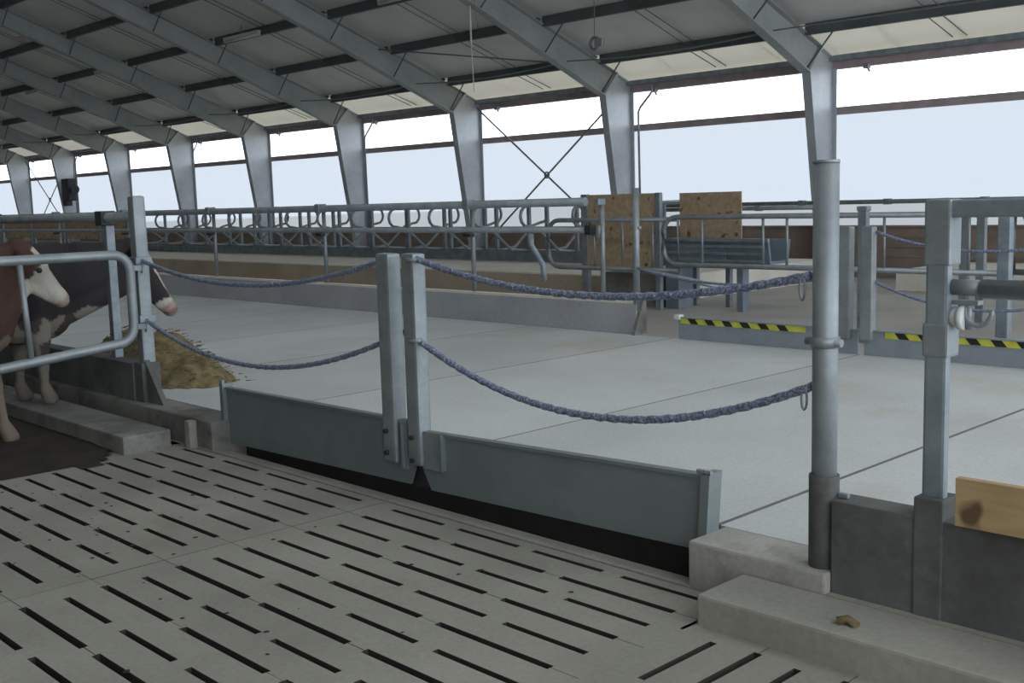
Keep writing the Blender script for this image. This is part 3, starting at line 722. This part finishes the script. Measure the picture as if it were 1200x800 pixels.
# dividers of the right stall row
D3 = None
for k in range(5):
    x = -8.2+1.5*k; y0 = 17.1
    t = thing('cubicle_divider', (x, 19.0, .33), 'curved steel stall divider before the brown wall at right, %s from the left' % NUM[k], 'divider', 'right row stall dividers')
    pts = [(x, 19.2, 1.25), (x, 18.0, 1.44)]+[(x, 17.45-.18*math.sin(a), 1.26+.18*math.cos(a)) for a in [i*PI/6 for i in range(7)]]+[(x, 17.8, .98), (x, 18.6, .45), (x, 19.2, .40)]
    obj('loop', tube(BM(), pts, .032, 8), 'galv_dark', t)

# ================================================================== SILAGE HEAP, MANURE, CRUMBS
bm = BM(); n = 26
def heap_h(x, y):
    d = ((x+9.3)/1.15)**2+((y-4.45)/.48)**2
    return max(0, 1-d)**.8*.36*(1+.15*math.sin(9*x+3*y))
vs = {}
for i in range(n+1):
    for j in range(n+1):
        x = -10.6+2.6*i/n; y = 3.88+1.2*j/n
        hh = heap_h(x, y); vs[i, j] = bm.verts.new((x, y, .197+hh+(random.uniform(-.012, .02) if hh > .01 else 0)))
for i in range(n):
    for j in range(n):
        f = [vs[i, j], vs[i+1, j], vs[i+1, j+1], vs[i, j+1]]
        if max(v.co.z for v in f) > .2: bm.faces.new(f)
for _ in range(500):   # straws
    x = random.uniform(-10.2, -8.1); y = random.uniform(3.95, 5.0); hh = heap_h(x, y)
    if hh < .01 and random.random() < .8: continue
    a = random.uniform(0, PI); l = random.uniform(.03, .09); z = .2+hh+.012
    dx, dy = math.cos(a)*l, math.sin(a)*l
    p = [bm.verts.new(v) for v in ((x, y, z), (x+dx, y+dy, z+random.uniform(0, .03)), (x+dx+.006, y+dy, z+.012), (x+.006, y, z+.01))]
    bm.faces.new(p)
obj('silage_heap', bm, 'hay', None, 'yellow brown silage heap behind the cow side post on the alley', 'fodder', kind='stuff')
bm = BM(); nx_, ny_ = 60, 40; vs = {}
from mathutils import noise
for i in range(nx_+1):
    for j in range(ny_+1):
        x = -13.5+6.75*i/nx_; y = .2+3.1*j/ny_
        e = min((-6.95-x)*1.2, 1)-.06+.30*noise.noise((x*2.2, y*2.2, 0))-max(0, (y-3.05)*1.5)
        vs[i, j] = (bm.verts.new((x, y, .0015+max(0, min(e, .35))*.05+.006*noise.noise((x*7, y*7, 2)))), e)
for i in range(nx_):
    for j in range(ny_):
        q = [vs[i, j], vs[i+1, j], vs[i+1, j+1], vs[i, j+1]]
        if min(a[1] for a in q) > .02: bm.faces.new([a[0] for a in q])
bmesh.ops.delete(bm, geom=[v for v in bm.verts if not v.link_faces], context='VERTS')
for f in bm.faces: f.smooth = True
obj('manure_shade_layer', bm, 'manure', None, 'wet manure with painted shade covering the slats under the cows', 'manure', kind='stuff')  # wet manure sheet, cow corner shade put into its colour
bm = BM()
for k in range(80):
    x = random.uniform(-7.4, -2.6); y = random.uniform(1.3, 3.5)
    if random.random() < .5: x = random.uniform(-6.9, -5.0); y = random.uniform(1.7, 2.6)
    rr = random.uniform(.005, .016)
    vv = [bm.verts.new((x+rr*math.cos(a)*random.uniform(.6, 1.3), y+rr*math.sin(a)*random.uniform(.6, 1.3), .0008)) for a in [i*PI/3 for i in range(6)]]
    tp = bm.verts.new((x, y, .001+rr*.3))
    for i in range(6): bm.faces.new([vv[i], vv[(i+1) % 6], tp])
obj('manure_crumbs', bm, 'manure', None, 'small dark manure crumbs scattered over the slatted floor', 'manure', kind='stuff')
bm = BM(); tube(bm, [(-1.93, 3.42, .135), (-1.90, 3.44, .145), (-1.86, 3.43, .135)], .016, 7)
obj('dropping', bm, 'hay', None, 'small brown dropping lying on the right concrete step', 'manure')

# ================================================================== COWS
def capsule(bm, a, b, ra, rb, sy=1):
    """convex hull of two balls"""
    vs = []
    for c, r in ((Vector(a), ra), (Vector(b), rb)):
        for i in range(1, 8):
            th = PI*i/8
            for k in range(12):
                ph = 2*PI*k/12
                vs.append(bm.verts.new(c+Vector((r*sy*math.sin(th)*math.cos(ph), r*math.sin(th)*math.sin(ph), r*math.cos(th)))))
        vs.append(bm.verts.new(c+Vector((0, 0, r)))); vs.append(bm.verts.new(c-Vector((0, 0, r))))
    res = bmesh.ops.convex_hull(bm, input=vs)
    bmesh.ops.delete(bm, geom=[g for g in res['geom_interior'] if isinstance(g, bmesh.types.BMVert)], context='VERTS')
def cow(name, loc, poll, muz, coat, label, legs, fz=0):
    t = thing(name, loc, label, 'cow')
    bm = BM(); P = Vector((0, *poll)); Mz = Vector((0, *muz))
    # trunk
    capsule(bm, (0, -.05, 1.02), (0, -1.1, 1.0), .33, .37, .82)
    capsule(bm, (0, .02, 1.15), (0, -1.35, 1.17), .23, .24, .8)
    capsule(bm, (0, .12, .86), (0, -.1, .9), .24, .3, .8)      # brisket
    capsule(bm, (0, -1.3, 1.05), (0, -1.45, .98), .31, .25, .85)  # rump
    capsule(bm, (0, -.9, .82), (0, -.4, .80), .30, .26, .85)   # belly
    # neck, dewlap
    nb = Vector((0, .05, 1.16)); capsule(bm, nb, P+Vector((0, -.09, -.05)), .25, .13, .7)
    capsule(bm, (0, .16, .90), P+Vector((0, -.06, -.24)), .22, .13, .5)
    capsule(bm, (0, .05, 1.05), P+Vector((0, -.08, -.10)), .28, .15, .6)
    # head: skull, face, muzzle, jaw
    d = (Mz-P).normalized(); back = Vector((0, -d.z, d.y)) if d.z > 0 else Vector((0, d.z, -d.y))
    capsule(bm, P, P+d*.16, .115, .115, .95)
    capsule(bm, P+d*.14, Mz-d*.06, .105, .065, .85)
    capsule(bm, Mz-d*.07, Mz-d*.02, .072, .068, 1.05)
    capsule(bm, P+d*.18+back*.09, Mz-d*.08+back*.045, .075, .045, .75)
    for s in (-1, 1):
        capsule(bm, P+Vector((s*.10, -.02, .0)), P+Vector((s*.24, -.06, -.03)), .035, .028)
        capsule(bm, P+Vector((s*.16, -.04, -.01)), P+Vector((s*.20, -.06, -.06)), .05, .03)
        capsule(bm, P+d*.15+Vector((s*.08, 0, 0)), P+d*.17+Vector((s*.085, 0, 0)), .038, .03)  # brow
    # legs
    for s, (fy, by) in zip((-1, 1), legs):
        X = s*.17
        capsule(bm, (X, -.02, .95), (X, fy*.5, .62), .15, .085, .8)
        capsule(bm, (X, fy*.5, .62), (X, fy*.8, .42), .070, .052)
        capsule(bm, (X, fy*.8, .42), (X, fy, .12+fz), .043, .036)
        capsule(bm, (X, fy, .13+fz), (X, fy+.03, .055+fz), .052, .062)
        capsule(bm, (X, fy+.03, .05+fz), (X, fy+.06, .04+fz), .062, .045)
        B = -1.35
        capsule(bm, (X, B, .95), (X, B+.12+by, .70), .22, .13, .7)
        capsule(bm, (X, B+.12+by, .70), (X, B-.14+by, .50), .11, .07)
        capsule(bm, (X, B-.14+by, .50), (X, B-.08+by, .13), .052, .045)
        capsule(bm, (X, B-.08+by, .13), (X, B-.03+by, .05), .052, .062)
    # tail
    capsule(bm, (0, -1.62, 1.2), (0, -1.72, .95), .045, .03); capsule(bm, (0, -1.72, .95), (0, -1.72, .5), .03, .04)
    me = bpy.data.meshes.new('raw'); bm.to_mesh(me); bm.free()
    ob = bpy.data.objects.new('raw', me); C.objects.link(ob)
    rm = ob.modifiers.new('r', 'REMESH'); rm.mode = 'VOXEL'; rm.voxel_size = .018
    sm = ob.modifiers.new('s', 'SMOOTH'); sm.factor = .5; sm.iterations = 5
    dg = bpy.context.evaluated_depsgraph_get(); dg.update()
    me2 = bpy.data.meshes.new_from_object(ob.evaluated_get(dg)); me2.name = 'body'
    bpy.data.objects.remove(ob)
    ca_ = me2.color_attributes.new('coat', 'FLOAT_COLOR', 'POINT')
    for i, v in enumerate(me2.vertices): ca_.data[i].color = (*coat(v.co, P, Mz), 1)
    for p in me2.polygons: p.use_smooth = True
    me2.materials.clear(); me2.materials.append(M['coat'])
    b = bpy.data.objects.new('body', me2); C.objects.link(b); b.parent = t
    dn = Vector((0, 0, 0))+t.location
    for s in (-1, 1):
        e = BM(); bmesh.ops.create_uvsphere(e, u_segments=12, v_segments=8, radius=.022)
        bmesh.ops.translate(e, verts=e.verts, vec=P+d*.165+Vector((s*.108, 0, 0))+dn); obj('eye', e, 'black', t)
        k_ = BM(); bmesh.ops.create_uvsphere(k_, u_segments=8, v_segments=6, radius=.012)
        bmesh.ops.translate(k_, verts=k_.verts, vec=Mz+Vector((s*.035, .035, .02))+dn); obj('nostril', k_, 'black', t)
    return t
WH = (.44, .41, .35); BK = (.020, .016, .017); BR = (.055, .024, .017); PK = (.34, .25, .21)
def nz(p, s, o=0): return noise.noise((p.x*s+o, p.y*s, p.z*s))
def coat1(p, P, Mz):
    d = (p-P).dot((Mz-P).normalized()); L = (Mz-P).length; n_ = nz(p, 6)
    if p.y > P.y-.15 and p.z < P.z+.3 and d > -.2 and (p-P).length < .95 and p.y > .45:
        if d > L-.09: return (.20, .12, .10) if d > L-.03 and p.z > Mz.z-.02 else PK
        side = (p-P).dot(Vector((0, (Mz-P).normalized().z*-1, (Mz-P).normalized().y)).normalized())
        if side > .055+.02*n_ and d > .05: return WH           # white blaze
        if d > L*.80+.04*n_: return WH
        return BK
    if p.z < .50+.06*n_: return (.19, .165, .13)
    if p.z < .80+.18*n_ and p.y > -.6: return (.20, .18, .15) if nz(p, 5, 9) > -.15 else (.05, .04, .035)
    return BK
def coat2(p, P, Mz):
    d = (p-P).dot((Mz-P).normalized()); L = (Mz-P).length; n_ = nz(p, 6, 5)
    if (p-P).length < L+.10 and p.y > P.y-.02 and p.y > .36:
        if d > L-.03: return PK
        if d > L*.30+.06*n_: return WH
        side = (p-P).dot(Vector((0, (Mz-P).normalized().z*-1, (Mz-P).normalized().y)).normalized())
        if side > .06 and d > .02: return WH
        return BR
    if p.z < .52+.05*n_: return (.17, .13, .10)
    if p.y > .1 and p.z < .72+.1*n_: return (.16, .12, .09)
    return BR
cow('cow', (-9.08, 3.36, 0.0), (.89, 1.31), (1.23, .76), coat1, 'black cow with white face reaching its head through the feed fence', [(-.05, .1), (.02, -.1)], .125)
cow('cow', (-8.40, 2.65, 0.0), (.42, 1.36), (.72, .98), coat2, 'red brown cow with white face standing nearest the tubular gate', [(.0, .1), (.16, -.1)])
